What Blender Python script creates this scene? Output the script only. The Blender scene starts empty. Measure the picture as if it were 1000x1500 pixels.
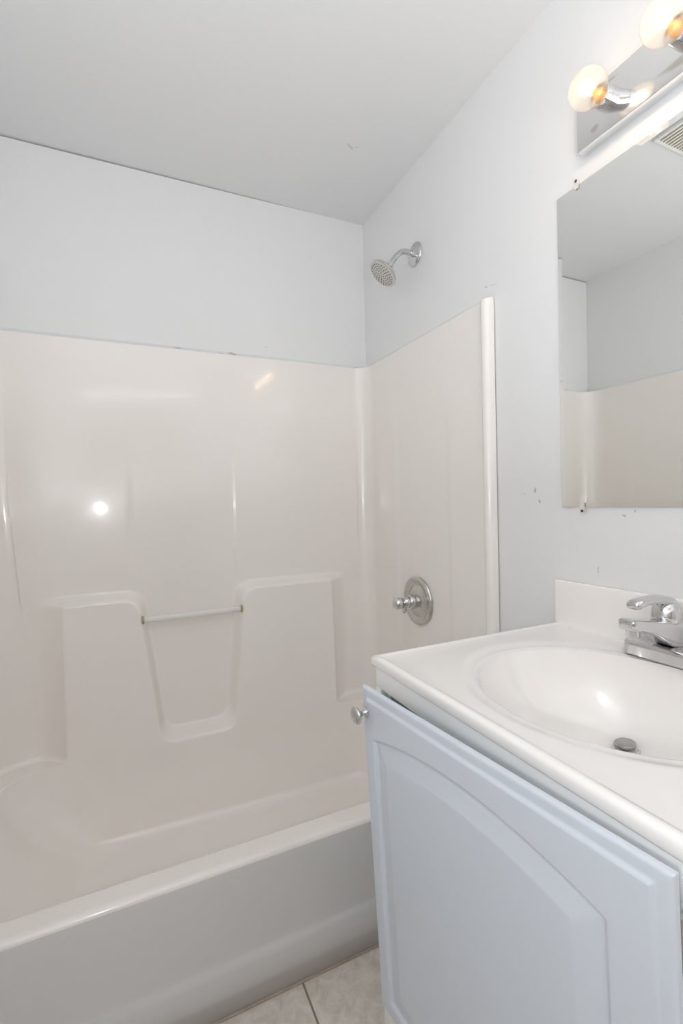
import bpy, bmesh, math, random
import numpy as np
from mathutils import Vector, Matrix
random.seed(4)
C = bpy.context.scene.collection
PI = math.pi

# ------------------------------------------------------------------ camera
F_PX = 684.75
cam_d = bpy.data.cameras.new('camera')
cam_d.sensor_fit = 'VERTICAL'
cam_d.sensor_height = 36.0
cam_d.lens = F_PX * 36.0 / 1500.0
cam_d.clip_start = 0.02
cam = bpy.data.objects.new('camera', cam_d)
C.objects.link(cam)
CAM = Vector((-1.003891, -1.867646, 1.242276))
cr = Vector((0.907137, -0.420047, -0.025754))
cu = Vector((0.032816, 0.009592, 0.999415))
cd = Vector((0.419554, 0.907452, -0.022486))
M = Matrix((cr, cu, -cd)).transposed().to_4x4()
M.translation = CAM
cam.matrix_world = M
bpy.context.scene.camera = cam

# ------------------------------------------------------------------ world, lights, exposure
sc = bpy.context.scene
sc.view_settings.view_transform = 'Standard'
sc.view_settings.look = 'None'
sc.view_settings.gamma = 1.0
sc.view_settings.use_curve_mapping = False
sc.view_settings.exposure = 0.27
sc.cycles.use_denoising = True
sc.cycles.max_bounces = 14
sc.cycles.diffuse_bounces = 8
sc.cycles.glossy_bounces = 6
sc.cycles.transmission_bounces = 8
sc.cycles.transparent_max_bounces = 16
sc.cycles.caustics_refractive = False
sc.cycles.caustics_reflective = False
sc.cycles.sample_clamp_indirect = 6.0
w = bpy.data.worlds.new('world')
sc.world = w
w.use_nodes = True
w.node_tree.nodes['Background'].inputs['Color'].default_value = (0.05, 0.05, 0.055, 1)
w.node_tree.nodes['Background'].inputs['Strength'].default_value = 1.0

FLASH_W, FILL_W, STREAK_W, FIL_S = 4.3, 16.5, 0.45, 62.0


def light(name, kind, loc, energy, color, rot=None, size=None, size_y=None, radius=None):
    l = bpy.data.lights.new(name, kind)
    l.energy = energy
    l.color = color
    if kind == 'AREA':
        l.shape = 'RECTANGLE'
        l.size, l.size_y = size, size_y
    if radius is not None:
        l.shadow_soft_size = radius
    o = bpy.data.objects.new(name, l)
    C.objects.link(o)
    o.location = loc
    if rot:
        o.rotation_euler = rot
    return o


# the photographer's flash beside the lens, and an added upward fill behind, unseen
light('camera_flash', 'POINT', CAM + Vector((-0.16, -0.06, 0.0)), FLASH_W, (0.97, 0.98, 1.0), radius=0.025)
light('upward_fill', 'AREA', (-0.95, -2.06, 1.26), FILL_W, (0.93, 0.965, 1.0), rot=(PI, 0, 0), size=1.0, size_y=0.9)
# added strip light, unseen, that puts a streak into the surround's gloss
light('streak_strip', 'AREA', (-0.86, -2.57, 2.22), STREAK_W, (0.92, 0.96, 1.0), rot=(-PI / 2, 0, PI), size=0.95, size_y=0.05)

# ------------------------------------------------------------------ dimensions
XL = -1.46          # left wall
ZC = 2.4718         # ceiling
ZS = 1.83           # top of surround
YF = -2.6           # front wall
ZT = 0.921          # countertop

# ------------------------------------------------------------------ materials


def mat(name, color, rough=0.5, metal=0.0, coat=0.0, coat_rough=0.05, bump=0.0, bscale=20.0, var=0.0, vscale=3.0,
        spec=0.5, marks=None, bdist=0.01):
    m = bpy.data.materials.new(name)
    m.use_nodes = True
    nt = m.node_tree
    b = nt.nodes['Principled BSDF']
    b.inputs['Base Color'].default_value = (*color, 1)
    b.inputs['Roughness'].default_value = rough
    b.inputs['Metallic'].default_value = metal
    b.inputs['Coat Weight'].default_value = coat
    b.inputs['Coat Roughness'].default_value = coat_rough
    b.inputs['Specular IOR Level'].default_value = spec
    geo = nt.nodes.new('ShaderNodeNewGeometry')
    last = None
    if var > 0:
        n = nt.nodes.new('ShaderNodeTexNoise')
        n.inputs['Scale'].default_value = vscale
        n.inputs['Detail'].default_value = 5
        nt.links.new(geo.outputs['Position'], n.inputs['Vector'])
        mx = nt.nodes.new('ShaderNodeMix')
        mx.data_type = 'RGBA'
        mx.inputs[6].default_value = (*[c * (1 - var) for c in color], 1)
        mx.inputs[7].default_value = (*[min(1, c * (1 + var)) for c in color], 1)
        nt.links.new(n.outputs['Fac'], mx.inputs[0])
        nt.links.new(mx.outputs[2], b.inputs['Base Color'])
        last = mx.outputs[2]
    if marks:
        nz = nt.nodes.new('ShaderNodeTexNoise')
        nz.inputs['Scale'].default_value = 160
        nz.inputs['Detail'].default_value = 2
        nt.links.new(geo.outputs['Position'], nz.inputs['Vector'])
        off = nt.nodes.new('ShaderNodeVectorMath')
        off.operation = 'MULTIPLY_ADD'
        nt.links.new(nz.outputs['Color'], off.inputs[0])
        off.inputs[1].default_value = (0.008, 0.008, 0.008)
        sub = nt.nodes.new('ShaderNodeVectorMath')
        sub.operation = 'ADD'
        sub.inputs[1].default_value = (-0.004, -0.004, -0.004)
        nt.links.new(geo.outputs['Position'], sub.inputs[0])
        nt.links.new(sub.outputs[0], off.inputs[2])
        for (pos, rad, rotv, col, amt) in marks:
            mp = nt.nodes.new('ShaderNodeMapping')
            mp.vector_type = 'TEXTURE'
            mp.inputs['Location'].default_value = pos
            mp.inputs['Rotation'].default_value = rotv
            mp.inputs['Scale'].default_value = rad
            nt.links.new(off.outputs[0], mp.inputs['Vector'])
            ln = nt.nodes.new('ShaderNodeVectorMath')
            ln.operation = 'LENGTH'
            nt.links.new(mp.outputs[0], ln.inputs[0])
            mr = nt.nodes.new('ShaderNodeMapRange')
            mr.inputs['From Min'].default_value = 1.0
            mr.inputs['From Max'].default_value = 0.55
            mr.inputs['To Min'].default_value = 0.0
            mr.inputs['To Max'].default_value = amt
            nt.links.new(ln.outputs['Value'], mr.inputs['Value'])
            mx = nt.nodes.new('ShaderNodeMix')
            mx.data_type = 'RGBA'
            nt.links.new(mr.outputs[0], mx.inputs[0])
            if last is None:
                mx.inputs[6].default_value = (*color, 1)
            else:
                nt.links.new(last, mx.inputs[6])
            mx.inputs[7].default_value = (*col, 1)
            last = mx.outputs[2]
        nt.links.new(last, b.inputs['Base Color'])
    if bump > 0:
        n = nt.nodes.new('ShaderNodeTexNoise')
        n.inputs['Scale'].default_value = bscale
        n.inputs['Detail'].default_value = 4
        nt.links.new(geo.outputs['Position'], n.inputs['Vector'])
        bp = nt.nodes.new('ShaderNodeBump')
        bp.inputs['Strength'].default_value = bump
        bp.inputs['Distance'].default_value = bdist
        nt.links.new(n.outputs['Fac'], bp.inputs['Height'])
        nt.links.new(bp.outputs['Normal'], b.inputs['Normal'])
        if coat > 0:
            nt.links.new(bp.outputs['Normal'], b.inputs['Coat Normal'])
    return m


CH = (0.22, 0.21, 0.20)
wall_marks = [
    ((0, -0.942, 1.259), (0.004, 0.003, 0.009), (0.3, 0, 0), CH, 0.8),
    ((0, -0.957, 1.228), (0.004, 0.003, 0.006), (-0.5, 0, 0), CH, 0.8),
    ((0, -0.905, 1.249), (0.004, 0.006, 0.002), (0.5, 0, 0), (0.5, 0.5, 0.5), 0.5),
    ((0, -1.125, 1.066), (0.004, 0.002, 0.010), (0.15, 0, 0), (0.35, 0.34, 0.33), 0.7),
    ((0, -0.771, 1.874), (0.004, 0.008, 0.004), (0.2, 0, 0), (0.45, 0.44, 0.43), 0.7),
    ((0, -0.800, 1.868), (0.004, 0.022, 0.003), (0.3, 0, 0), (0.62, 0.62, 0.62), 0.5),
    ((0, -1.190, 1.195), (0.004, 0.005, 0.003), (0.7, 0, 0), (0.35, 0.35, 0.35), 0.8),
    ((0, -1.214, 1.205), (0.004, 0.003, 0.003), (0, 0, 0), (0.45, 0.45, 0.45), 0.8),
    ((-0.337, -0.006, 1.857), (0.006, 0.008, 0.002), (0, 0, 0), CH, 0.8),
    ((-0.460, 0, 1.880), (0.005, 0.004, 0.003), (0, 0, 0), (0.5, 0.5, 0.5), 0.7),
    ((-0.804, -0.006, 1.836), (0.017, 0.02, 0.004), (0, 0.1, 0), (0.45, 0.43, 0.42), 0.8),
    ((-0.599, -0.006, 1.837), (0.022, 0.02, 0.006), (0, 0.2, 0), (0.40, 0.38, 0.37), 0.8),
    ((-0.645, -0.006, 1.834), (0.014, 0.02, 0.003), (0, 0.1, 0), (0.5, 0.47, 0.45), 0.7),
    ((-0.055, -0.006, 1.834), (0.014, 0.02, 0.003), (0, 0, 0), (0.35, 0.34, 0.33), 0.8),
]
M_WALL = mat('wall_paint', (0.785, 0.788, 0.793), 0.42, bump=0.10, bscale=14, var=0.012, vscale=5, marks=wall_marks)
M_CEIL = mat('ceiling_paint', (0.735, 0.738, 0.742), 0.6, bump=0.05, bscale=8, var=0.01, vscale=4, marks=[
    ((-0.254, -0.396, ZC), (0.022, 0.006, 0.01), (0, 0, 0.5), (0.55, 0.52, 0.44), 0.75),
    ((-0.232, -0.402, ZC), (0.006, 0.004, 0.01), (0, 0, 0.2), (0.5, 0.47, 0.4), 0.7)])
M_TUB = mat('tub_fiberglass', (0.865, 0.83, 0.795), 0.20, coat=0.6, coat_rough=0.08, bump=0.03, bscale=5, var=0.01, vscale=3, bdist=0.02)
M_APRON_SHADED = mat('shaded_fiberglass', (0.67, 0.67, 0.672), 0.12, coat=1.0, coat_rough=0.03, var=0.01)  # tub's own fiberglass, greyer: shade on the apron front is put into the colour
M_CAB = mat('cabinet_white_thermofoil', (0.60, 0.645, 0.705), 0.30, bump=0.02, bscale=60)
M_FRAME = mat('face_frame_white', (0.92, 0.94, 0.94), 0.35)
M_CABIN = mat('cabinet_inside', (0.55, 0.62, 0.68), 0.6)
M_MARBLE = mat('cultured_marble', (0.91, 0.885, 0.86), 0.13, coat=0.6, coat_rough=0.03, var=0.01, vscale=6,
               marks=[((-0.405, -1.178, 0.905), (0.004, 0.012, 0.02), (0, 0, 0.6), (0.06, 0.05, 0.05), 0.0)])
M_CHROME = mat('chrome', (0.66, 0.66, 0.665), 0.07, metal=1.0)
M_CHROME_DULL = mat('dull_chrome', (0.62, 0.61, 0.58), 0.22, metal=1.0, var=0.12, vscale=60)
M_PLATE = mat('polished_plate', (0.90, 0.90, 0.89), 0.10, metal=1.0, var=0.04, vscale=20, marks=[
    ((-0.026, -1.165, 2.112), (0.01, 0.010, 0.010), (0, 0, 0), (0.30, 0.26, 0.22), 0.5),
    ((-0.026, -1.150, 2.060), (0.01, 0.012, 0.008), (0, 0, 0), (0.35, 0.31, 0.27), 0.4),
    ((-0.026, -1.190, 2.135), (0.01, 0.014, 0.004), (0, 0, 0), (0.35, 0.31, 0.27), 0.4)])
M_NICKEL = mat('drain_metal', (0.42, 0.41, 0.39), 0.3, metal=1.0, var=0.1, vscale=120)
M_MIRROR = mat('mirror_silver', (0.955, 0.965, 0.945), 0.0, metal=1.0)
M_MIRBACK = mat('mirror_edge', (0.30, 0.34, 0.32), 0.2)
M_DARK = mat('dark_gap', (0.02, 0.02, 0.02), 0.8)
M_SPRAY = mat('spray_face_grey', (0.62, 0.61, 0.57), 0.35)
M_NOZZLE = mat('nozzle_rubber', (0.10, 0.10, 0.09), 0.5)
M_BARCLEAR = mat('clear_bar', (0.80, 0.79, 0.76), 0.06, coat=0.5)
M_BAREND = mat('bar_end_olive', (0.36, 0.35, 0.20), 0.3)
M_CAULK = mat('caulk_dirty', (0.42, 0.35, 0.28), 0.6, var=0.3, vscale=25)
M_VENT = mat('vent_plastic', (0.74, 0.71, 0.63), 0.5)
M_VENTF = mat('vent_frame_plastic', (0.76, 0.755, 0.735), 0.5)
M_AMBER = mat('bulb_stem_amber', (0.75, 0.36, 0.10), 0.25, metal=0.6)
M_SCREW = mat('screw_dark', (0.12, 0.10, 0.09), 0.4, metal=0.8)

# clear plastic of the mirror clips / towel bar
def clear_mat(name, tint, trans, rough=0.05):
    m = bpy.data.materials.new(name)
    m.use_nodes = True
    nt = m.node_tree
    b = nt.nodes['Principled BSDF']
    out = nt.nodes['Material Output']
    b.inputs['Base Color'].default_value = (*tint, 1)
    b.inputs['Roughness'].default_value = rough
    t = nt.nodes.new('ShaderNodeBsdfTransparent')
    mx = nt.nodes.new('ShaderNodeMixShader')
    mx.inputs[0].default_value = 1 - trans
    nt.links.new(t.outputs[0], mx.inputs[1])
    nt.links.new(b.outputs[0], mx.inputs[2])
    nt.links.new(mx.outputs[0], out.inputs[0])
    return m


M_CLIP = clear_mat('clip_clear_plastic', (0.9, 0.88, 0.84), 0.45)
M_BAR = clear_mat('bar_clear_acrylic', (0.86, 0.86, 0.83), 0.25, 0.08)


def bulb_glass():
    m = bpy.data.materials.new('bulb_frosted_glass')
    m.use_nodes = True
    nt = m.node_tree
    nt.nodes.remove(nt.nodes['Principled BSDF'])
    out = nt.nodes['Material Output']
    tr = nt.nodes.new('ShaderNodeBsdfTransparent')
    tl = nt.nodes.new('ShaderNodeBsdfTranslucent')
    tl.inputs[0].default_value = (1.0, 0.93, 0.82, 1)
    rf = nt.nodes.new('ShaderNodeBsdfRefraction')
    rf.inputs['Roughness'].default_value = 0.35
    rf.inputs['IOR'].default_value = 1.05
    gl = nt.nodes.new('ShaderNodeBsdfGlossy')
    gl.inputs['Roughness'].default_value = 0.05
    a = nt.nodes.new('ShaderNodeMixShader')
    a.inputs[0].default_value = 0.45
    nt.links.new(tr.outputs[0], a.inputs[1])
    nt.links.new(rf.outputs[0], a.inputs[2])
    b = nt.nodes.new('ShaderNodeMixShader')
    b.inputs[0].default_value = 0.035
    nt.links.new(a.outputs[0], b.inputs[1])
    nt.links.new(tl.outputs[0], b.inputs[2])
    c = nt.nodes.new('ShaderNodeMixShader')
    c.inputs[0].default_value = 0.05
    nt.links.new(b.outputs[0], c.inputs[1])
    nt.links.new(gl.outputs[0], c.inputs[2])
    nt.links.new(c.outputs[0], out.inputs[0])
    return m


M_BULB = bulb_glass()


def emit(name, col, s):
    m = bpy.data.materials.new(name)
    m.use_nodes = True
    nt = m.node_tree
    nt.nodes.remove(nt.nodes['Principled BSDF'])
    e = nt.nodes.new('ShaderNodeEmission')
    e.inputs[0].default_value = (*col, 1)
    e.inputs[1].default_value = s
    nt.links.new(e.outputs[0], nt.nodes['Material Output'].inputs[0])
    return m


M_FIL = emit('filament_glow', (1.0, 0.74, 0.47), FIL_S)


def tile_mat():
    m = bpy.data.materials.new('floor_tile')
    m.use_nodes = True
    nt = m.node_tree
    b = nt.nodes['Principled BSDF']
    geo = nt.nodes.new('ShaderNodeNewGeometry')
    mp = nt.nodes.new('ShaderNodeMapping')
    mp.inputs['Location'].default_value = (0.627, 1.030, 0)
    nt.links.new(geo.outputs['Position'], mp.inputs['Vector'])
    br = nt.nodes.new('ShaderNodeTexBrick')
    br.offset = 0.0
    br.squash = 1.0
    br.inputs['Scale'].default_value = 1.0
    br.inputs['Brick Width'].default_value = 0.305
    br.inputs['Row Height'].default_value = 0.305
    br.inputs['Mortar Size'].default_value = 0.0028
    br.inputs['Mortar Smooth'].default_value = 0.1
    nt.links.new(mp.outputs[0], br.inputs['Vector'])
    n = nt.nodes.new('ShaderNodeTexNoise')
    n.inputs['Scale'].default_value = 28
    n.inputs['Detail'].default_value = 7
    n.inputs['Roughness'].default_value = 0.65
    n.inputs['Distortion'].default_value = 0.6
    nt.links.new(geo.outputs['Position'], n.inputs['Vector'])
    cr_ = nt.nodes.new('ShaderNodeValToRGB')
    cr_.color_ramp.elements[0].position = 0.35
    cr_.color_ramp.elements[0].color = (0.60, 0.54, 0.475, 1)
    cr_.color_ramp.elements[1].position = 0.62
    cr_.color_ramp.elements[1].color = (0.76, 0.71, 0.65, 1)
    nt.links.new(n.outputs['Fac'], cr_.inputs[0])
    mx = nt.nodes.new('ShaderNodeMix')
    mx.data_type = 'RGBA'
    nt.links.new(br.outputs['Fac'], mx.inputs[0])
    nt.links.new(cr_.outputs[0], mx.inputs[6])
    mx.inputs[7].default_value = (0.27, 0.22, 0.17, 1)
    nt.links.new(mx.outputs[2], b.inputs['Base Color'])
    b.inputs['Roughness'].default_value = 0.4
    bp = nt.nodes.new('ShaderNodeBump')
    bp.invert = True
    bp.inputs['Strength'].default_value = 0.5
    bp.inputs['Distance'].default_value = 0.003
    nt.links.new(br.outputs['Fac'], bp.inputs['Height'])
    nt.links.new(bp.outputs['Normal'], b.inputs['Normal'])
    return m


M_TILE = tile_mat()
M_FRONT = mat('front_wall_beige', (0.76, 0.75, 0.74), 0.6)
M_UNSEEN_DOOR = mat('unseen_door_brown', (0.48, 0.43, 0.38), 0.5, var=0.1, vscale=8)

# ------------------------------------------------------------------ helpers


def mesh_obj(name, verts, faces, m, parent=None, smooth=True, angle=None):
    me = bpy.data.meshes.new(name)
    me.from_pydata([tuple(v) for v in verts], [], faces)
    me.update()
    bm = bmesh.new()
    bm.from_mesh(me)
    bmesh.ops.remove_doubles(bm, verts=bm.verts, dist=1e-6)
    bm.to_mesh(me)
    bm.free()
    return finish(name, me, m, parent, smooth, angle)


def finish(name, me, m, parent, smooth=True, angle=None):
    for mm in (m if isinstance(m, (list, tuple)) else [m]):
        me.materials.append(mm)
    me.polygons.foreach_set('use_smooth', [smooth] * len(me.polygons))
    if smooth and angle is not None:
        me.set_sharp_from_angle(angle=math.radians(angle))
    o = bpy.data.objects.new(name, me)
    C.objects.link(o)
    if parent:
        o.parent = parent
    return o


def bm_obj(name, bm, m, parent=None, smooth=True, angle=40):
    me = bpy.data.meshes.new(name)
    bmesh.ops.recalc_face_normals(bm, faces=bm.faces)
    bm.to_mesh(me)
    bm.free()
    return finish(name, me, m, parent, smooth, angle)


def add_box(bm, x0, x1, y0, y1, z0, z1, bev=0.0, seg=2, mi=0):
    vs = [bm.verts.new((x, y, z)) for x in (x0, x1) for y in (y0, y1) for z in (z0, z1)]
    q = [(0, 1, 3, 2), (4, 6, 7, 5), (0, 4, 5, 1), (2, 3, 7, 6), (0, 2, 6, 4), (1, 5, 7, 3)]
    fs = [bm.faces.new([vs[i] for i in f]) for f in q]
    for f in fs:
        f.material_index = mi
    if bev > 0:
        es = list({e for f in fs for e in f.edges})
        bmesh.ops.bevel(bm, geom=es, offset=bev, segments=seg, profile=0.5, affect='EDGES')


def box(name, x0, x1, y0, y1, z0, z1, m, parent=None, bev=0.0, seg=2):
    bm = bmesh.new()
    add_box(bm, x0, x1, y0, y1, z0, z1, bev, seg)
    return bm_obj(name, bm, m, parent, smooth=bev > 0)


def frame_from(axis):
    a = Vector(axis).normalized()
    t = Vector((0, 0, 1)) if abs(a.z) < 0.9 else Vector((0, 1, 0))
    u = a.cross(t).normalized()
    v = a.cross(u).normalized()
    return a, u, v


def add_lathe(bm, profile, origin, axis, n=48, cap0=True, cap1=True, mi=0):
    """profile: list of (radius, distance along axis)"""
    a, u, v = frame_from(axis)
    o = Vector(origin)
    rings = []
    for (r, h) in profile:
        rings.append([bm.verts.new(o + a * h + (u * math.cos(2 * PI * k / n) + v * math.sin(2 * PI * k / n)) * max(r, 1e-5)) for k in range(n)])
    for i in range(len(rings) - 1):
        for k in range(n):
            f = bm.faces.new([rings[i][k], rings[i][(k + 1) % n], rings[i + 1][(k + 1) % n], rings[i + 1][k]])
            f.material_index = mi
    if cap0:
        bm.faces.new(rings[0][::-1]).material_index = mi
    if cap1:
        bm.faces.new(rings[-1]).material_index = mi


def lathe(name, profile, origin, axis, m, parent=None, n=48, angle=40, cap0=True, cap1=True):
    bm = bmesh.new()
    add_lathe(bm, profile, origin, axis, n, cap0, cap1)
    return bm_obj(name, bm, m, parent, True, angle)


def add_sweep(bm, pts, sects, n_close=True):
    """pts unused; sects = list of rings (lists of Vectors) lofted and capped"""
    rings = [[bm.verts.new(p) for p in s] for s in sects]
    n = len(rings[0])
    for i in range(len(rings) - 1):
        for k in range(n):
            bm.faces.new([rings[i][k], rings[i][(k + 1) % n], rings[i + 1][(k + 1) % n], rings[i + 1][k]])
    bm.faces.new(rings[0][::-1])
    bm.faces.new(rings[-1])


def tube_sections(path, radii, n=24):
    path = [Vector(p) for p in path]
    out = []
    prev = None
    for i, p in enumerate(path):
        d = (path[min(i + 1, len(path) - 1)] - path[max(i - 1, 0)]).normalized()
        if prev is None:
            _, u, v = frame_from(d)
        else:
            u = (prev - d * prev.dot(d)).normalized()
            v = d.cross(u)
        prev = u
        r = radii[i] if isinstance(radii, (list, tuple)) else radii
        out.append([p + (u * math.cos(2 * PI * k / n) + v * math.sin(2 * PI * k / n)) * r for k in range(n)])
    return out


def tube(name, path, radii, m, parent=None, n=24):
    bm = bmesh.new()
    add_sweep(bm, None, tube_sections(path, radii, n))
    return bm_obj(name, bm, m, parent)


def smooth_path(pts, k=8):
    """Catmull-Rom through pts"""
    P = [Vector(p) for p in pts]
    P = [P[0] * 2 - P[1]] + P + [P[-1] * 2 - P[-2]]
    out = []
    for i in range(1, len(P) - 2):
        for j in range(k):
            t = j / k
            a, b, c, d = P[i - 1], P[i], P[i + 1], P[i + 2]
            out.append(0.5 * ((2 * b) + (c - a) * t + (2 * a - 5 * b + 4 * c - d) * t * t + (3 * b - a - 3 * c + d) * t ** 3))
    out.append(P[-2])
    return out


def rounded_rect(cx, cy, hx, hy, r, n=6):
    out = []
    for (sx, sy, a0) in ((1, 1, 0), (-1, 1, PI / 2), (-1, -1, PI), (1, -1, 1.5 * PI)):
        for k in range(n + 1):
            a = a0 + PI / 2 * k / n
            out.append((cx + sx * (hx - r) + r * math.cos(a), cy + sy * (hy - r) + r * math.sin(a)))
    return out


def grid_faces(nu, nv):
    return [(i * nv + j, (i + 1) * nv + j, (i + 1) * nv + j + 1, i * nv + j + 1) for i in range(nu - 1) for j in range(nv - 1)]


def thing(name, label, cat, loc=(0, 0, 0), group=None):
    o = bpy.data.objects.new(name, None)
    C.objects.link(o)
    o.empty_display_size = 0.05
    o.location = loc
    o['label'] = label
    o['category'] = cat
    if group:
        o['group'] = group
    return o


def into(root):
    """children are built in world coordinates: undo the root's offset"""
    bpy.context.view_layer.update()
    for ch in root.children:
        ch.matrix_parent_inverse = root.matrix_world.inverted()


def struct(o):
    o['kind'] = 'structure'
    return o


def sstep(a, b, x):
    t = np.clip((x - a) / (b - a), 0, 1)
    return t * t * (3 - 2 * t)


# ------------------------------------------------------------------ room shell
T = 0.10
struct(box('floor', XL - T, T, YF - T, T, -0.08, 0.0, M_TILE))
struct(box('ceiling', XL - T, T, YF - T, T, ZC, ZC + 0.08, M_CEIL))
struct(box('wall_right', 0, T, YF - T, T, 0.0, ZC, M_WALL))
struct(box('wall_left', XL - T, XL, YF - T, T, 0.0, ZC, M_WALL))
struct(box('wall_front', XL, 0, YF - T, YF, 0.0, ZC, M_FRONT))
# unseen brown door, added behind the camera to darken what lights the apron
struct(box('unseen_door', -1.30, -0.48, YF, YF + 0.035, 0.005, 2.04, M_UNSEEN_DOOR, bev=0.003))
# back wall: its top edge falls a few millimetres short of the ceiling towards the left (the open joint)
bm = bmesh.new()
xs = [XL, -1.1, -0.75, -0.45, -0.22, 0.0]
gap = [0.0060, 0.0052, 0.0042, 0.0026, 0.0004, 0.0]
rows = []
for y in (0.0, T):
    rows.append([bm.verts.new((x, y, 0)) for x in xs] + [bm.verts.new((x, y, ZC - g)) for x, g in zip(reversed(xs), reversed(gap))])
n = len(rows[0])
bm.faces.new(rows[0])
bm.faces.new(rows[1][::-1])
for k in range(n):
    bm.faces.new([rows[0][k], rows[0][(k + 1) % n], rows[1][(k + 1) % n], rows[1][k]])
struct(bm_obj('wall_back', bm, M_WALL, smooth=False))
# feathered joint-compound bands where the drywall laps the surround's flange
WEDGE = [(0.0, -0.003), (0.0121, -0.003), (0.0123, -0.0005), (0.0090, 0.0025), (0.0040, 0.0060), (0.0012, 0.0120), (0.0, 0.0140)]


def wedge(name, a, b, fn):
    bm = bmesh.new()
    ra = [bm.verts.new(fn(a, d, ZS + h)) for d, h in WEDGE]
    rb = [bm.verts.new(fn(b, d, ZS + h)) for d, h in WEDGE]
    bm.faces.new(ra)
    bm.faces.new(rb[::-1])
    for k in range(len(WEDGE)):
        k2 = (k + 1) % len(WEDGE)
        bm.faces.new([ra[k], ra[k2], rb[k2], rb[k]])
    return struct(bm_obj(name, bm, M_WALL, None, True, 40))


wedge('trim_1', XL + 0.002, -0.002, lambda t, d, z: (t, -d, z))
wedge('trim_2', -0.002, -0.772, lambda t, d, z: (-d, t, z))
wedge('trim_4', -0.002, -0.772, lambda t, d, z: (XL + d, t, z))
# tan caulk line between the tub apron and the tiles
struct(box('trim_3', XL, -0.0, -0.742, -0.726, 0.0, 0.006, M_CAULK, bev=0.002))

# ------------------------------------------------------------------ tub and shower unit
YB, XR, XLI = -0.012, -0.012, XL + 0.012
tub = thing('tub_shower_unit', 'glossy off-white bathtub with tall moulded shower surround along the back wall', 'bathtub', (-0.73, -0.40, 0.0))
PXL, PXR, PZT = -1.204, -0.222, 0.913
RR = 0.060


def RL(z):
    return 0.095 + 0.06 * np.clip((1.3 - z) / 0.9, 0, 1)


def smax(a, b, k):
    h = np.clip(0.5 + 0.5 * (a - b) / k, 0, 1)
    return b * (1 - h) + a * h + k * h * (1 - h)


def smin(a, b, k):
    return -smax(-a, -b, k)


def prof(d, w):
    t = np.clip(d / w, 0, 1)
    return 0.75 * t + 0.25 * t * t * (3 - 2 * t)


def P_of(z):
    return 0.044 + 0.024 * np.clip((0.915 - z) / 0.53, 0, 1.3)


def depth(x, z):
    x = np.asarray(x, float)
    z = np.asarray(z, float)
    # trapezoid recess in the middle of the raised panel
    dl = (x - (-0.966 + (0.86 - z) * 0.118)) / 1.007
    dr = ((-0.598 - (0.86 - z) * 0.092) - x) / 1.004
    db = z - 0.388
    dU = smin(smin(dl, dr, 0.05), db, 0.055)
    d = smax(z - PZT, dU, 0.055)
    m1 = 1 - prof(d + 0.002, 0.026)
    side = np.maximum(PXL - x, x - PXR)
    m2 = np.clip(1 - side / 0.086, 0, 1) ** 1.7
    m2 = np.where(side <= 0, 1.0, m2)
    out = P_of(z) * m1 * m2
    # small cove where the wall meets the ledge
    out = np.minimum(np.maximum(out, P_of(z)), out + 0.012 * np.clip(1 - (z - 0.392) / 0.016, 0, 1) ** 2 * (side > 0))
    # faint facets of the moulded back: the middle third stands back a little
    fade = sstep(1.70, 1.25, z) * sstep(0.86, 0.95, z) + 0.0 * x
    out = out + 0.0035 * fade * (1 - sstep(-1.000, -0.975, x) + sstep(-0.618, -0.604, x))
    return out


NX, NZ = 300, 280
xl_top = XLI
vs, uu = [], []
for i in range(NX):
    for j in range(NZ):
        uu.append((i / (NX - 1), j / (NZ - 1)))
uu = np.array(uu)


def zb(x):
    inp = sstep(PXL, PXL + 0.07, x) * (1 - sstep(PXR - 0.07, PXR, x))
    return 0.392 - 0.07 * inp


# lay out x between the two corner arcs (the left arc widens downwards)
x_guess = (XLI + 0.1) + uu[:, 0] * (XR - RR - XLI - 0.1)
xx = x_guess
for _ in range(6):
    zz = zb(xx) + uu[:, 1] * (ZS - zb(xx))
    xx = (XLI + RL(zz)) + uu[:, 0] * (XR - RR - XLI - RL(zz))
yy = YB - depth(xx, zz)
mesh_obj('back_panel', np.stack([xx, yy, zz], 1), [f[::-1] for f in grid_faces(NX, NZ)], M_TUB, tub)


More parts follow.
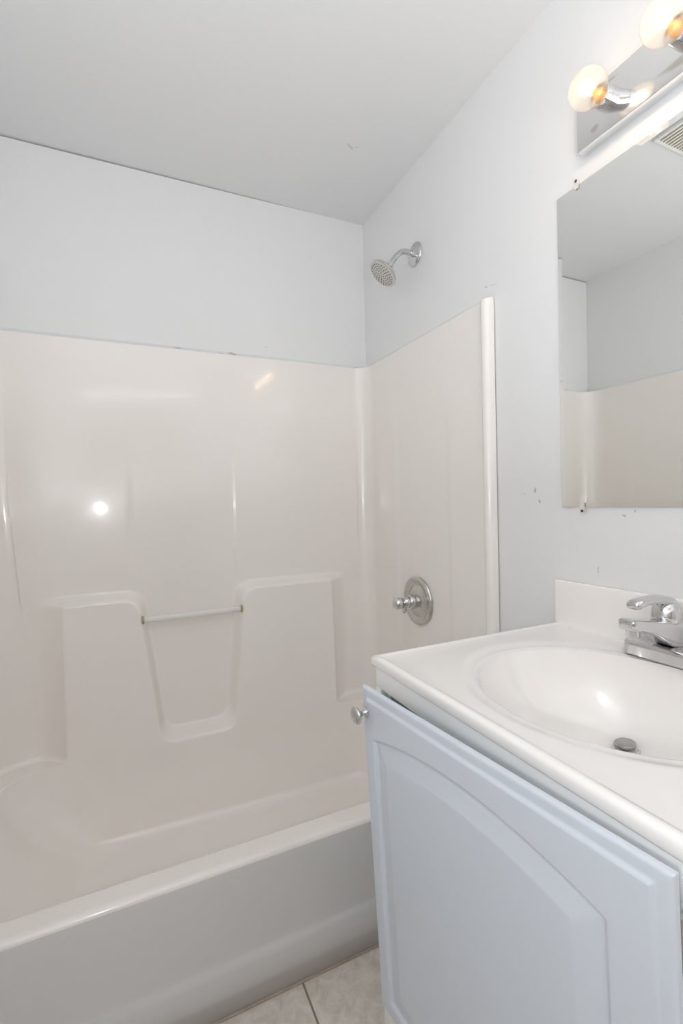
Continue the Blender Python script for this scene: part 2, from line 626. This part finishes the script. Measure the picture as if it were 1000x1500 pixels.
def end_panel(sgn, name):
    """sgn +1: right hand panel at XR, -1: left hand panel at XLI; plan path swept in z"""
    NA, NS = 14, 60
    zs = np.concatenate([0.392 + np.linspace(0, 0.018, 8)[:-1], np.linspace(0.410, ZS - 0.008, 60), ZS - 0.008 * np.array([0.8, 0.6, 0.4, 0.25, 0.12, 0.04, 0.0])])
    verts = []
    ncol = 0
    for ci in range(NA + NS + 14):
        ncol += 1
        for z in zs:
            r = RR if sgn > 0 else float(RL(z))
            x_w = XR if sgn > 0 else XLI
            if ci < NA:
                a = PI / 2 * ci / (NA - 1)
                x = x_w - sgn * r + sgn * r * math.sin(a)
                y = YB - r + r * math.cos(a)
            elif ci < NA + NS:
                t = (ci - NA + 1) / NS
                y = YB - r + t * (-0.770 - (YB - r))
                x = x_w
                fade = float(sstep(1.72, 1.3, z))
                fac = float(sstep(-0.25, -0.262, y) * (1 - sstep(-0.580, -0.592, y)))
                x += sgn * 0.003 * fade * fac
            else:
                # rounded front flange
                k = ci - NA - NS
                a = PI * k / 13
                x = x_w - sgn * 0.021 * math.sin(a) ** 0.8 if 0 < k < 13 else x_w + (sgn * 0.009 if k == 13 else 0)
                y = -0.770 - 0.034 * (1 - math.cos(a)) / 2
                top = min(1.0, max(0.0, (ZS - z) / 0.007))
                if top < 1:
                    x = x_w + (x - x_w) * math.sqrt(max(0.0, 1 - (1 - top) ** 2))
            cv = 0.012 * max(0.0, 1 - (z - 0.392) / 0.016) ** 2
            if ci < NA:
                x -= sgn * cv * math.sin(a)
                y -= cv * math.cos(a)
            elif ci < NA + NS:
                x -= sgn * cv
            verts.append((x, y, z))
    fc = grid_faces(ncol, len(zs))
    if sgn > 0:
        fc = [f[::-1] for f in fc]
    return mesh_obj(name, verts, fc, M_TUB, tub)


end_panel(1, 'end_panel')
end_panel(-1, 'end_panel')

# ---- basin: rounded-rectangle loops from the rim down to the floor
RIMF = 0.362


def zrim(y):
    return RIMF + 0.030 * float(np.clip((y + 0.655) / 0.55, 0, 1))


ARC, STR = 30, 22
back_x = list(np.linspace(0, 1, 260))


def loop(x0, x1, y0, y1, r):
    """list of (x, y, tag) counter-clockwise from back right; tags: back / left / front / right / corner index + fraction"""
    pts = []
    def arc(cx, cy, a0, tag):
        for k in range(ARC + 1):
            a = a0 + PI / 2 * k / ARC
            pts.append((cx + r * math.cos(a), cy + r * math.sin(a), tag, k / ARC))
    arc(x1 - r, y1 - r, 0, 'br')
    for t in back_x[1:-1]:
        pts.append((x1 - r + t * (x0 + r - (x1 - r)), y1, 'b', t))
    arc(x0 + r, y1 - r, PI / 2, 'bl')
    for t in np.linspace(0, 1, STR)[1:-1]:
        pts.append((x0, y1 - r + t * (y0 + r - (y1 - r)), 'l', t))
    arc(x0 + r, y0 + r, PI, 'fl')
    for t in np.linspace(0, 1, STR)[1:-1]:
        pts.append((x0 + r + t * (x1 - r - x0 - r), y0, 'f', t))
    arc(x1 - r, y0 + r, 1.5 * PI, 'fr')
    for t in np.linspace(0, 1, STR)[1:-1]:
        pts.append((x1, y0 + r + t * (y1 - r - y0 - r), 'r', t))
    return pts


BX0, BX1, BY0, BY1 = -1.385, -0.070, -0.655, YB - float(P_of(0.392))


def inpanel(x, tag):
    if tag not in ('b', 'bl', 'br'):
        return 0.0
    return float(sstep(PXL, PXL + 0.07, x) * (1 - sstep(PXR - 0.07, PXR, x)))


def zfloor(x):
    return 0.085 + 0.03 * (-(x) / 1.46)


levels = []
for (off, dz) in ((0.016, 0.0), (0.011, -0.0006), (0.006, -0.003), (0.002, -0.008), (0.0, -0.015)):
    L = loop(BX0 - off, BX1 + off, BY0 - off, BY1, 0.13 + off)
    row = []
    for (x, y, tag, t) in L:
        ip = inpanel(x, tag)
        zr = zrim(y) + dz
        z = zr * (1 - ip) + (0.322 + dz * 0.6) * ip
        if tag == 'b':
            y = YB - float(P_of(z)) + 0.25 * off * (1 - ip) * 0
        row.append((x, y, z))
    levels.append(row)
for t in (0.12, 0.25, 0.4, 0.55, 0.7, 0.8, 0.88):
    L = loop(BX0 + 0.235 * t, BX1 - 0.05 * t, BY0 + 0.045 * t, BY1 - 0.040 * t - 0.012 * t, 0.13 - 0.05 * t)
    row = []
    for (x, y, tag, _), p in zip(L, levels[4]):
        zf = zfloor(x)
        zt_ = p[2] + (min(p[2], 0.313) - p[2]) * float(sstep(0.0, 0.45, t))
        row.append((x, y, zt_ + (zf - zt_) * t))
    levels.append(row)
for a in (15, 30, 45, 60, 75, 90):
    a = math.radians(a)
    t = 0.88 + 0.12 * math.sin(a)
    ins = 0.035 * (1 - math.cos(a))
    L = loop(BX0 + 0.235 * t + ins, BX1 - 0.05 * t - ins, BY0 + 0.045 * t + ins, BY1 - 0.052 * t - ins, 0.13 - 0.05 * t)
    levels.append([(x, y, min(p[2], 0.313) + (zfloor(x) - min(p[2], 0.313)) * t) for (x, y, _, _), p in zip(L, levels[4])])
verts = [v for r in levels for v in r]
nl = len(levels[0])
faces = []
for i in range(len(levels) - 1):
    for k in range(nl):
        k2 = (k + 1) % nl
        faces.append((i * nl + k, i * nl + k2, (i + 1) * nl + k2, (i + 1) * nl + k))
faces.append(tuple((len(levels) - 1) * nl + k for k in range(nl)))
mesh_obj('basin', verts, faces, M_TUB, tub)

# ---- ledge / rim deck around the basin
YRIM = -0.712
inner = levels[0]
tags = [(t, f) for (_, _, t, f) in loop(BX0, BX1, BY0, BY1, 0.13)]
outer = []
for (x, y, z), (tag, f) in zip(inner, tags):
    rl = float(RL(0.392))
    if tag == 'b':
        ox, oy = x, max(y, YB - float(depth(x, 0.392)))
        if inpanel(x, 'b') > 0.5:
            oy = y
    elif tag == 'bl':
        if f < 0.4:
            ox = (BX0 + 0.13) + (XLI + rl - BX0 - 0.13) * f / 0.4
            oy = YB - float(depth(ox, 0.392))
        else:
            a = PI / 2 + PI / 2 * (f - 0.4) / 0.6
            ox, oy = XLI + rl + rl * math.cos(a), YB - rl + rl * math.sin(a)
    elif tag == 'br':
        if f > 0.5:
            ox = (XR - RR) + (BX1 - 0.13 - XR + RR) * (f - 0.5) / 0.5
            oy = YB - float(depth(ox, 0.392))
        else:
            a = PI / 2 * f / 0.5
            ox, oy = XR - RR + RR * math.cos(a), YB - RR + RR * math.sin(a)
    elif tag == 'l':
        ox, oy = XLI, y
    elif tag == 'r':
        ox, oy = XR, y
    elif tag == 'f':
        ox, oy = x, YRIM
    elif tag == 'fl':
        ox, oy = (XLI, y + (YRIM - y) * min(1, f * 2)) if f < 0.5 else (XLI + (x - XLI) * (f - 0.5) * 2, YRIM)
    else:
        ox, oy = (x + (XR - x) * f * 2, YRIM) if f < 0.5 else (XR, YRIM + (y - YRIM) * (f - 0.5) * 2)
    outer.append((ox, oy, zrim(oy) if oy < -0.1 else max(z, zrim(oy)) if inpanel(x, tag) < 0.5 else z))
verts = list(inner) + outer
faces = [(k, nl + k, nl + (k + 1) % nl, (k + 1) % nl) for k in range(nl)
         if not (tags[k][0] == 'b' and PXL <= inner[k][0] <= PXR)]
mesh_obj('rim_deck', verts, [f[::-1] for f in faces], M_TUB, tub)

# ---- apron: profile in (y, z) swept along x
pr = []
R_ = 0.016
for k in range(9):
    a = PI / 2 * k / 8
    pr.append((YRIM - R_ * math.sin(a), RIMF - R_ + R_ * math.cos(a)))
pr += [(-0.7285, 0.33), (-0.7290, 0.25), (-0.7292, 0.150), (-0.7295, 0.135), (-0.7310, 0.128), (-0.7345, 0.122),
       (-0.7370, 0.115), (-0.7378, 0.105), (-0.7380, 0.09), (-0.7380, 0.0), (-0.70, 0.0)]
NXA = 40
verts = []
for i in range(NXA):
    x = XL + 0.003 + (-0.006 - XL) * i / (NXA - 1)
    for (y, z) in pr:
        verts.append((x, y, z))
ap = mesh_obj('apron', verts, grid_faces(NXA, len(pr)), [M_APRON_SHADED, M_TUB], tub)
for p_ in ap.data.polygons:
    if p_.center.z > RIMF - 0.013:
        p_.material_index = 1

# ---- clear towel bar across the recess
yb0, yb1 = YB - 0.037, YB - 0.037
pa, pb = Vector((-0.960, yb0, 0.835)), Vector((-0.603, yb1, 0.834))
bar = tube('towel_bar', [pa, pb], 0.0115, M_BAR, tub, n=20)
bar['label'] = 'clear acrylic towel bar across the recess'
for p, s in ((pa, 1), (pb, -1)):
    lathe('bar_end', [(0.0135, 0.0), (0.0148, 0.002), (0.0148, 0.006), (0.0120, 0.008)], p - Vector((0.002 * s, 0, 0)), (s, 0, 0), M_BAREND, bar, n=24)
into(tub)

# ------------------------------------------------------------------ shower head
sh = thing('showerhead', 'chrome shower head on a bent arm high on the right wall', 'shower head', (0, -0.404, 2.148))
lathe('wall_flange', [(0.042, 0.0005), (0.042, 0.003), (0.040, 0.006), (0.030, 0.010), (0.018, 0.013), (0.0135, 0.018), (0.0135, 0.022)],
      (0, -0.404, 2.148), (-1, 0, 0), M_CHROME, sh)
arm_pts = smooth_path([(-0.008, -0.404, 2.148), (-0.035, -0.404, 2.151), (-0.058, -0.404, 2.146), (-0.079, -0.404, 2.130), (-0.096, -0.404, 2.108), (-0.108, -0.404, 2.090)], 8)
tube('arm', arm_pts, 0.0098, M_CHROME, sh)
hn = Vector((-0.62, 0.12, -0.76)).normalized()
hb = Vector((-0.106, -0.404, 2.094))
head = lathe('head', [(0.011, 0.0), (0.0145, 0.003), (0.0145, 0.012), (0.0125, 0.014), (0.016, 0.020), (0.019, 0.024), (0.030, 0.029),
                      (0.046, 0.036), (0.053, 0.042), (0.0555, 0.047), (0.0555, 0.050), (0.053, 0.052)], hb, hn, M_CHROME, sh, n=64)
bm = bmesh.new()
add_lathe(bm, [(0.0525, 0.0515), (0.0525, 0.0528), (0.048, 0.0536), (0.0, 0.0545)], hb, hn, 56, True, False)
a_, u_, v_ = frame_from(hn)
for ring, cnt in ((0.008, 5), (0.017, 10), (0.026, 15), (0.035, 20), (0.044, 25)):
    for k in range(cnt):
        ang = 2 * PI * (k + 0.3 * ring * 100) / cnt
        c = hb + a_ * 0.0532 + (u_ * math.cos(ang) + v_ * math.sin(ang)) * ring
        add_lathe(bm, [(0.0021, 0.0), (0.0021, 0.0018), (0.0012, 0.0026)], c, hn, 8, False, True, mi=1)
bm_obj('spray_face', bm, [M_SPRAY, M_NOZZLE], head, True, 40)
into(sh)

# ------------------------------------------------------------------ shower valve
VX = XR + 0.003
VC = Vector((VX, -0.389, 0.860))
va = thing('shower_valve', 'round chrome tub and shower valve trim on the right surround panel', 'shower valve', VC)
lathe('escutcheon', [(0.090, 0.0), (0.0915, 0.004), (0.0895, 0.009), (0.084, 0.0125), (0.078, 0.0125), (0.072, 0.009), (0.066, 0.006),
                     (0.060, 0.0055), (0.052, 0.010), (0.044, 0.0135), (0.036, 0.015), (0.030, 0.0155)], VC, (-1, 0, 0), M_CHROME_DULL, va, n=72, angle=30)
lathe('valve_sleeve', [(0.026, 0.008), (0.026, 0.040), (0.0245, 0.044), (0.0225, 0.046)], VC, (-1, 0, 0), M_CHROME, va)
hd = lathe('handle', [(0.0205, 0.044), (0.0215, 0.050), (0.0205, 0.062), (0.017, 0.068), (0.018, 0.072), (0.0215, 0.080), (0.0225, 0.090),
                      (0.021, 0.099), (0.016, 0.106), (0.008, 0.110), (0.0, 0.111)], VC, (-1, 0, 0), M_CHROME, va)
# blunt lever of the handle, pointing down
lv = smooth_path([VC + Vector((-0.060, 0, -0.008)), VC + Vector((-0.063, 0.000, -0.026)), VC + Vector((-0.066, 0.001, -0.040))], 6)
tube('lever', lv, [0.0085] * 4 + [0.008] * 4 + [0.0078] * 3 + [0.0065, 0.004][:2], M_CHROME, hd) if len(lv) == 13 else None
# small clear index tab on top of the knob
bm = bmesh.new()
add_lathe(bm, [(0.006, 0.0), (0.006, 0.008), (0.0045, 0.012), (0.001, 0.0135)], VC + Vector((-0.096, 0.006, 0.014)), (-0.35, 0.1, 1), 20)
bm_obj('index_tab', bm, M_CLIP, hd)
into(va)

# ------------------------------------------------------------------ vanity cabinet
CY0, CY1 = -1.648, -1.026       # right and left ends of the cabinet
FX = -0.5460                    # face frame front
CT_B = ZT - 0.019               # underside of the countertop
cab = thing('vanity_cabinet', 'white vanity cabinet under the sink with its door hanging ajar', 'cabinet', (-0.27, -1.337, 0.0))
box('side_panel', FX + 0.024, -0.002, CY1 - 0.014, CY1, 0.0, CT_B, M_FRAME, cab, 0.001)
box('side_panel', FX + 0.024, -0.002, CY0, CY0 + 0.014, 0.0, CT_B, M_FRAME, cab, 0.001)
box('back_panel', -0.012, -0.003, CY0 + 0.014, CY1 - 0.014, 0.08, CT_B - 0.15, M_CABIN, cab)
box('bottom_panel', FX + 0.02, -0.012, CY0 + 0.014, CY1 - 0.014, 0.10, 0.114, M_CABIN, cab)
box('toe_kick', FX + 0.06, FX + 0.074, CY0 + 0.014, CY1 - 0.014, 0.0, 0.10, M_FRAME, cab)
bm = bmesh.new()
add_box(bm, FX, FX + 0.018, CY0, CY1, 0.860, CT_B, 0.0012)                     # top rail
add_box(bm, FX, FX + 0.018, CY0, CY1, 0.10, 0.27, 0.0012)                      # bottom rail
add_box(bm, FX, FX + 0.018, CY1 - 0.018, CY1, 0.27, 0.860, 0.0012)             # stiles
add_box(bm, FX, FX + 0.018, CY0, CY0 + 0.045, 0.27, 0.860, 0.0012)
bm_obj('face_frame', bm, M_FRAME, cab)
box('liner_panel', FX + 0.024, -0.02, CY1 - 0.0195, CY1 - 0.0150, 0.12, CT_B - 0.002, M_CABIN, cab)

# ---- door, hung ajar and leaning out at the top
DW, DH, DT = 0.5140, 0.6098, 0.012
KD = 0.5140 / 0.5317


def Rz(t): return Matrix.Rotation(t, 4, 'Z')
def Ry(t): return Matrix.Rotation(t, 4, 'Y')
def Rx(t): return Matrix.Rotation(t, 4, 'X')


Dm = Matrix.Translation((-0.584, -1.6227, 0.9074)) @ Rz(0.0838) @ Ry(-0.0426) @ Rx(-0.0036)
NU, NV = 260, 308
U = np.linspace(0, DW, NU)
V = np.linspace(0, DH, NV)
UU, VV = np.meshgrid(U, V, indexing='ij')
d_edge = np.minimum(np.minimum(UU, DW - UU), np.minimum(VV, DH - VV))
h = np.zeros_like(UU)
# moulded outer border: rounded nose, a flat, then a small bead up to the field
h -= 0.0042 * (1 - sstep(0.0165, 0.0195, d_edge))
h -= 0.0030 * (1 - np.sqrt(np.clip(1 - (1 - np.clip(d_edge / 0.006, 0, 1)) ** 2, 0, 1)))
# raised cathedral panel
UK, VK = UU / KD, VV / KD
arch = 0.5395 + 0.030 * (1 - ((UK - 0.279) / 0.212) ** 2)
dp = np.minimum(np.minimum(UK - 0.067, 0.491 - UK), np.minimum(VK - 0.042, (arch - VK) * 0.985))
groove = -0.0055 * sstep(-0.004, 0.0015, dp)
field = groove + 0.0015 * sstep(0.006, 0.0085, dp) + 0.0050 * np.clip((dp - 0.0085) / 0.026, 0, 1)
h = h + field
h = h + 0.0004 * sstep(0.0335, 0.0350, dp)
front = np.stack([-h.ravel(), UU.ravel(), VV.ravel() - DH], 1)
verts = [tuple(v) for v in front]
faces = [f for f in grid_faces(NU, NV)]
# sides and back
idx = lambda i, j: i * NV + j
per = [idx(i, 0) for i in range(NU)] + [idx(NU - 1, j) for j in range(1, NV)] + [idx(i, NV - 1) for i in range(NU - 2, -1, -1)] + [idx(0, j) for j in range(NV - 2, 0, -1)]
b0 = len(verts)
for k in per:
    verts.append((DT, verts[k][1], verts[k][2]))
npz = len(per)
for k in range(npz):
    faces.append((per[k], b0 + k, b0 + (k + 1) % npz, per[(k + 1) % npz]))
faces.append(tuple(b0 + k for k in range(npz)))
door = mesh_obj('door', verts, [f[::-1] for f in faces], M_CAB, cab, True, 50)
into(cab)
door.matrix_parent_inverse = Matrix()
door.matrix_local = cab.matrix_world.inverted() @ Dm
door['label'] = 'arched raised-panel door hanging ajar'
bpy.context.view_layer.update()
kb = lathe('knob', [(0.0095, 0.0), (0.0095, 0.0015), (0.0075, 0.003), (0.0048, 0.006), (0.0045, 0.010), (0.006, 0.0135), (0.0115, 0.0165),
                    (0.0150, 0.0195), (0.0155, 0.0220), (0.0140, 0.0245), (0.009, 0.0265), (0.0, 0.0272)],
           (-0.0002, 0.4955, 0.568 - DH), (-1, 0, 0), M_CHROME, door, n=40)
kb['label'] = 'round chrome knob'
for v in (0.09, 0.54):
    hb_ = bmesh.new()
    add_box(hb_, DT - 0.001, DT + 0.006, 0.004, 0.030, v - 0.025 - DH, v + 0.025 - DH, 0.001)
    add_lathe(hb_, [(0.004, 0), (0.004, 0.05)], (DT + 0.006, 0.002, v - 0.025 - DH), (0, 0, 1), 16)
    bm_obj('hinge', hb_, M_CHROME_DULL, door)

# ------------------------------------------------------------------ vanity countertop with moulded basin
ct = thing('vanity_countertop', 'white cultured marble countertop with moulded oval sink and backsplash on the cabinet', 'sink', (-0.278, -1.335, CT_B))
X0, X1, Y0, Y1 = -0.552, -0.001, -1.653, -1.018
ECX, ECY, EA, EB = -0.278, -1.345, 0.200, 0.220
DCX, DCY = -0.158, -1.294
BD = 0.163
N = 160
rho = [0.0, 0.06, 0.105, 0.11, 0.16, 0.24, 0.32, 0.40, 0.48, 0.56, 0.64, 0.71, 0.78, 0.84, 0.89, 0.925, 0.95, 0.965, 0.975, 0.985, 0.993, 1.0, 1.008,
       1.018, 1.03, 1.05, 1.08, 1.11, 1.13, 1.145, 1.16, 1.18, 1.21]


def bowl_z(r):
    if r <= 1.0:
        s = 1 - r ** 3.2
        z = -0.0075 - (BD - 0.0075) * (s ** 0.82 if s > 0 else 0)
        # small fillet at the brink
        return z
    ring = float(sstep(1.0, 1.035, r))
    z = -0.0075 + 0.0035 * ring
    z += 0.0040 * float(sstep(1.06, 1.18, r))
    return z


angs = [2 * PI * k / N for k in range(N)]


def rect_hit(dirx, diry, ins):
    ts = []
    if dirx > 1e-9: ts.append((X1 - ECX) / dirx)
    if dirx < -1e-9: ts.append((X0 + ins - ECX) / dirx)
    if diry > 1e-9: ts.append((Y1 - ins - ECY) / diry)
    if diry < -1e-9: ts.append((Y0 + ins - ECY) / diry)
    t = min(ts)
    return ECX + dirx * t, ECY + diry * t


corner_k = {}
for (cx, cy, nm) in ((X0, Y0, 'a'), (X0, Y1, 'b'), (X1, Y0, 'c'), (X1, Y1, 'd')):
    a = math.atan2((cy - ECY) / EB, (cx - ECX) / EA) % (2 * PI)
    corner_k[int(round(a / (2 * PI) * N)) % N] = (cx, cy)
rings = []
for r in rho:
    t = min(r, 1.0)
    cx = DCX + (ECX - DCX) * t ** 0.8
    cy = DCY + (ECY - DCY) * t ** 0.8
    rings.append([(cx + r * EA * math.cos(a), cy + r * EB * math.sin(a), ZT + bowl_z(r)) for a in angs])
last = rings[-1]
for fr in (0.25, 0.5):
    row = []
    for k, a in enumerate(angs):
        p = last[k]
        q = rect_hit(EA * math.cos(a), EB * math.sin(a), 0.020)
        row.append((p[0] + (q[0] - p[0]) * fr, p[1] + (q[1] - p[1]) * fr, ZT))
    rings.append(row)
for (ins, dz) in ((0.020, 0.0), (0.0165, 0.0008), (0.0135, 0.0024), (0.0105, 0.0030), (0.0075, 0.0030), (0.0045, 0.0020), (0.002, 0.0000), (0.0006, -0.0028), (0.0, -0.006), (0.0, -0.0155), (0.0008, -0.0178), (0.0030, -0.019), (0.06, -0.019)):
    row = []
    for k, a in enumerate(angs):
        if k in corner_k:
            cx, cy = corner_k[k]
            q = (min(max(cx, X0 + ins), X1), min(max(cy, Y0 + ins), Y1 - ins))
        else:
            q = rect_hit(EA * math.cos(a), EB * math.sin(a), ins)
        row.append((q[0], q[1], ZT + dz))
    rings.append(row)
verts = [v for r in rings for v in r]
faces = []
for i in range(len(rings) - 1):
    for k in range(N):
        faces.append((i * N + k, i * N + (k + 1) % N, (i + 1) * N + (k + 1) % N, (i + 1) * N + k))
mesh_obj('sink_top', verts, [f[::-1] for f in faces], M_MARBLE, ct, True, 60)
box('backsplash', -0.021, -0.001, Y0, Y1 + 0.001, ZT - 0.004, 1.031, M_MARBLE, ct, 0.004, 3)
dz0 = ZT + bowl_z(0.09)
dr = lathe('drain', [(0.024, -0.003), (0.0245, 0.0), (0.0235, 0.0018), (0.0205, 0.0022), (0.0185, 0.0005), (0.0175, -0.006), (0.0, -0.006)],
           (DCX, DCY, dz0 + 0.0015), (0, 0, 1), M_CHROME, ct, cap1=False)
lathe('stopper', [(0.006, -0.004), (0.006, 0.004), (0.0165, 0.006), (0.0185, 0.0085), (0.0185, 0.0110), (0.0165, 0.0128), (0.008, 0.0138), (0.0, 0.0140)],
      (DCX, DCY, dz0 + 0.002), (-0.10, 0.06, 1), M_NICKEL, dr)
into(ct)

# ------------------------------------------------------------------ faucet
FY = -1.315
FXC = -0.066
fa = thing('faucet', 'chrome single-lever faucet at the back of the vanity sink', 'faucet', (FXC, FY, ZT))
# base: long rounded plate along the wall, domed
secs = []
for (k, zz_) in ((1.0, 0.0005), (1.0, 0.014), (0.985, 0.020), (0.95, 0.0245), (0.86, 0.0275), (0.60, 0.029)):
    secs.append([Vector((x, y, ZT + zz_)) for (x, y) in rounded_rect(FXC, FY, 0.027 * k, 0.076 - 0.027 * (1 - k), 0.0262 * k * 0.8, 6)])
bm = bmesh.new()
add_sweep(bm, None, secs)
bm_obj('base', bm, M_CHROME, fa, True, 35)
# body and spout: rounded-rectangle section running out and slightly up
path = [(-0.046, 0.050, 0.024, 0.026), (-0.062, 0.052, 0.0245, 0.026), (-0.080, 0.0560, 0.0225, 0.0235), (-0.100, 0.0625, 0.0200, 0.0180), (-0.120, 0.0695, 0.0185, 0.0140),
        (-0.140, 0.0755, 0.0175, 0.0118), (-0.160, 0.0800, 0.0170, 0.0108), (-0.176, 0.0825, 0.0165, 0.0104), (-0.183, 0.0832, 0.0152, 0.0094), (-0.1855, 0.0834, 0.0125, 0.0068)]
bm = bmesh.new()
secs = []
for (x, zc_, hw, hh) in path:
    secs.append([Vector((x, FY + a, ZT + zc_ + b)) for (a, b) in rounded_rect(0, 0, hw, hh, min(hw, hh) * 0.45, 5)])
add_sweep(bm, None, secs)
sp = bm_obj('spout', bm, M_CHROME, fa, True, 40)
lathe('aerator', [(0.0115, 0.0), (0.0118, 0.010), (0.0108, 0.0125), (0.010, 0.016), (0.0085, 0.0165)], (-0.166, FY, ZT + 0.073), (0.06, 0, -1), M_CHROME, sp, n=32)
# handle: dome on the body and a flat lever running forward
hdl = lathe('handle', [(0.0245, 0.0), (0.0255, 0.004), (0.0255, 0.012), (0.0240, 0.024), (0.0205, 0.034), (0.0140, 0.040), (0.0, 0.0425)],
            (-0.066, FY, ZT + 0.076), (0.02, 0, 1), M_CHROME, fa)
bm = bmesh.new()
secs = []
for (x, zc_, hw, hh) in ((-0.048, 0.107, 0.012, 0.006), (-0.060, 0.113, 0.0165, 0.0078), (-0.075, 0.1175, 0.0180, 0.0078), (-0.095, 0.1205, 0.0165, 0.0064), (-0.115, 0.1215, 0.0150, 0.0054),
                         (-0.135, 0.1210, 0.0142, 0.0054), (-0.150, 0.1195, 0.0140, 0.0066), (-0.160, 0.1175, 0.0135, 0.0078), (-0.1655, 0.1165, 0.0115, 0.0070), (-0.168, 0.1165, 0.0080, 0.0045)):
    secs.append([Vector((x, FY + a, ZT + zc_ + b)) for (a, b) in rounded_rect(0, 0, hw, hh, min(hw, hh) * 0.85, 5)])
add_sweep(bm, None, secs)
bm_obj('lever', bm, M_CHROME, hdl, True, 50)
into(fa)

# ------------------------------------------------------------------ mirror and its clips
MY0, MY1, MZ0, MZ1 = -1.641, -1.030, 1.2143, 1.9783
mir = thing('wall_mirror', 'large frameless mirror on the right wall above the sink', 'mirror', (0, -1.335, MZ0))
bm = bmesh.new()
bv = 0.012
o_ = [(MY0, MZ0), (MY1, MZ0), (MY1, MZ1), (MY0, MZ1)]
i_ = [(MY0 + bv, MZ0 + bv), (MY1 - bv, MZ0 + bv), (MY1 - bv, MZ1 - bv), (MY0 + bv, MZ1 - bv)]
vb = [bm.verts.new((-0.001, y, z)) for y, z in o_]
ve = [bm.verts.new((-0.0042, y, z)) for y, z in o_]
vi = [bm.verts.new((-0.0050, y, z)) for y, z in i_]
bm.faces.new(vi)
for k in range(4):
    j = (k + 1) % 4
    bm.faces.new([ve[k], ve[j], vi[j], vi[k]])
    f = bm.faces.new([vb[k], vb[j], ve[j], ve[k]])
    f.material_index = 1
f = bm.faces.new(vb[::-1])
f.material_index = 1
bm_obj('mirror_glass', bm, [M_MIRROR, M_MIRBACK], mir, False)
into(mir)


def clip(y, z, s, label):
    c = thing('mirror_clip', label, 'clip', (0, y, z), 'clear mirror clips')
    b_ = bmesh.new()
    add_box(b_, -0.0045, -0.0002, y - 0.0058, y + 0.0058, z + s * 0.001 if s > 0 else z - 0.014, z + 0.014 if s > 0 else z - 0.001, 0.001)
    add_box(b_, -0.0085, -0.0055, y - 0.0058, y + 0.0058, z - s * 0.009 if s > 0 else z - 0.009, z + 0.009 if s > 0 else z + 0.009, 0.001)
    bm_obj('clip_body', b_, M_CLIP, c)
    lathe('screw', [(0.0034, 0.0), (0.0032, 0.0012), (0.0015, 0.0020), (0.0, 0.0021)], (-0.0086, y, z + s * 0.0055 + (0.004 * s)), (-1, 0, 0), M_SCREW, c, n=16)
    into(c)


clip(-1.087, MZ1, 1, 'clear mirror clip on the mirror top edge below the lamp bar end')
clip(-1.091, MZ0, -1, 'clear mirror clip holding the bottom edge of the mirror')

# ------------------------------------------------------------------ vanity lamp bar
LZ = 2.091
lb = thing('vanity_light', 'polished chrome bar lamp with lit globe bulbs above the mirror', 'lamp', (0, -1.354, LZ))
LY0, LY1 = -1.602, -1.106
bm = bmesh.new()
add_box(bm, -0.026, -0.0005, LY0, LY1, LZ - 0.057, LZ + 0.057, 0.0012, 2)
bm_obj('back_plate', bm, M_PLATE, lb)
BZ = 2.091
for y in (-1.189, -1.341, -1.493):
    sk = lathe('socket', [(0.0225, 0.0), (0.0225, 0.0215), (0.0216, 0.0220), (0.0216, 0.0235), (0.0225, 0.0240), (0.0225, 0.038), (0.0200, 0.039), (0.0185, 0.033)],
               (-0.026, y, BZ), (-1, 0, 0), M_CHROME, lb)
    R0 = 0.0375
    prf = [(0.0140, -0.042), (0.0150, -0.0370)] + [(R0 * math.sin(a), R0 * math.cos(a)) for a in np.linspace(PI - 0.44, 0.0, 30)]
    bl = lathe('bulb', prf, (-0.099, y, BZ), (-1, 0, 0), M_BULB, lb, n=48, angle=180, cap0=False, cap1=False)
    bl['label'] = 'lit frosted globe bulb'
    lathe('filament', [(0.0, -0.013), (0.007, -0.0115), (0.0115, -0.007), (0.013, 0.0), (0.0115, 0.007), (0.007, 0.0115), (0.0, 0.013)],
          (-0.105, y, BZ), (-1, 0, 0), M_FIL, bl, n=24, angle=180, cap0=False, cap1=False)
    lathe('stem', [(0.0125, 0.0), (0.0120, 0.006), (0.008, 0.014), (0.0045, 0.020), (0.003, 0.028), (0.0, 0.029)], (-0.058, y, BZ), (-1, 0, 0), M_AMBER, bl, n=24)
into(lb)

# ------------------------------------------------------------------ ceiling vent (seen in the mirror)
VX0, VX1, VY0, VY1 = -0.975, -0.708, -1.115, -0.838
vt = thing('ceiling_vent', 'beige slatted ceiling fan grille seen reflected in the mirror', 'vent', ((VX0 + VX1) / 2, (VY0 + VY1) / 2, ZC))
bm = bmesh.new()
for a in ((VX0, VX1, VY0, VY0 + 0.013), (VX0, VX1, VY1 - 0.013, VY1), (VX0, VX0 + 0.013, VY0 + 0.013, VY1 - 0.013), (VX1 - 0.013, VX1, VY0 + 0.013, VY1 - 0.013)):
    add_box(bm, *a, ZC - 0.012, ZC - 0.0002, 0.002)
bm_obj('vent_frame', bm, M_VENTF, vt)
box('vent_shade_plate', VX0 + 0.012, VX1 - 0.012, VY0 + 0.012, VY1 - 0.012, ZC - 0.003, ZC - 0.0004, mat('vent_shade', (0.30, 0.25, 0.18), 0.7), vt)
bm = bmesh.new()
xx_ = VX0 + 0.022
while xx_ < VX1 - 0.016:
    add_box(bm, xx_, xx_ + 0.0085, VY0 + 0.013, VY1 - 0.013, ZC - 0.013, ZC - 0.006, 0.001)
    xx_ += 0.0155
bm_obj('slats', bm, M_VENT, vt)
into(vt)
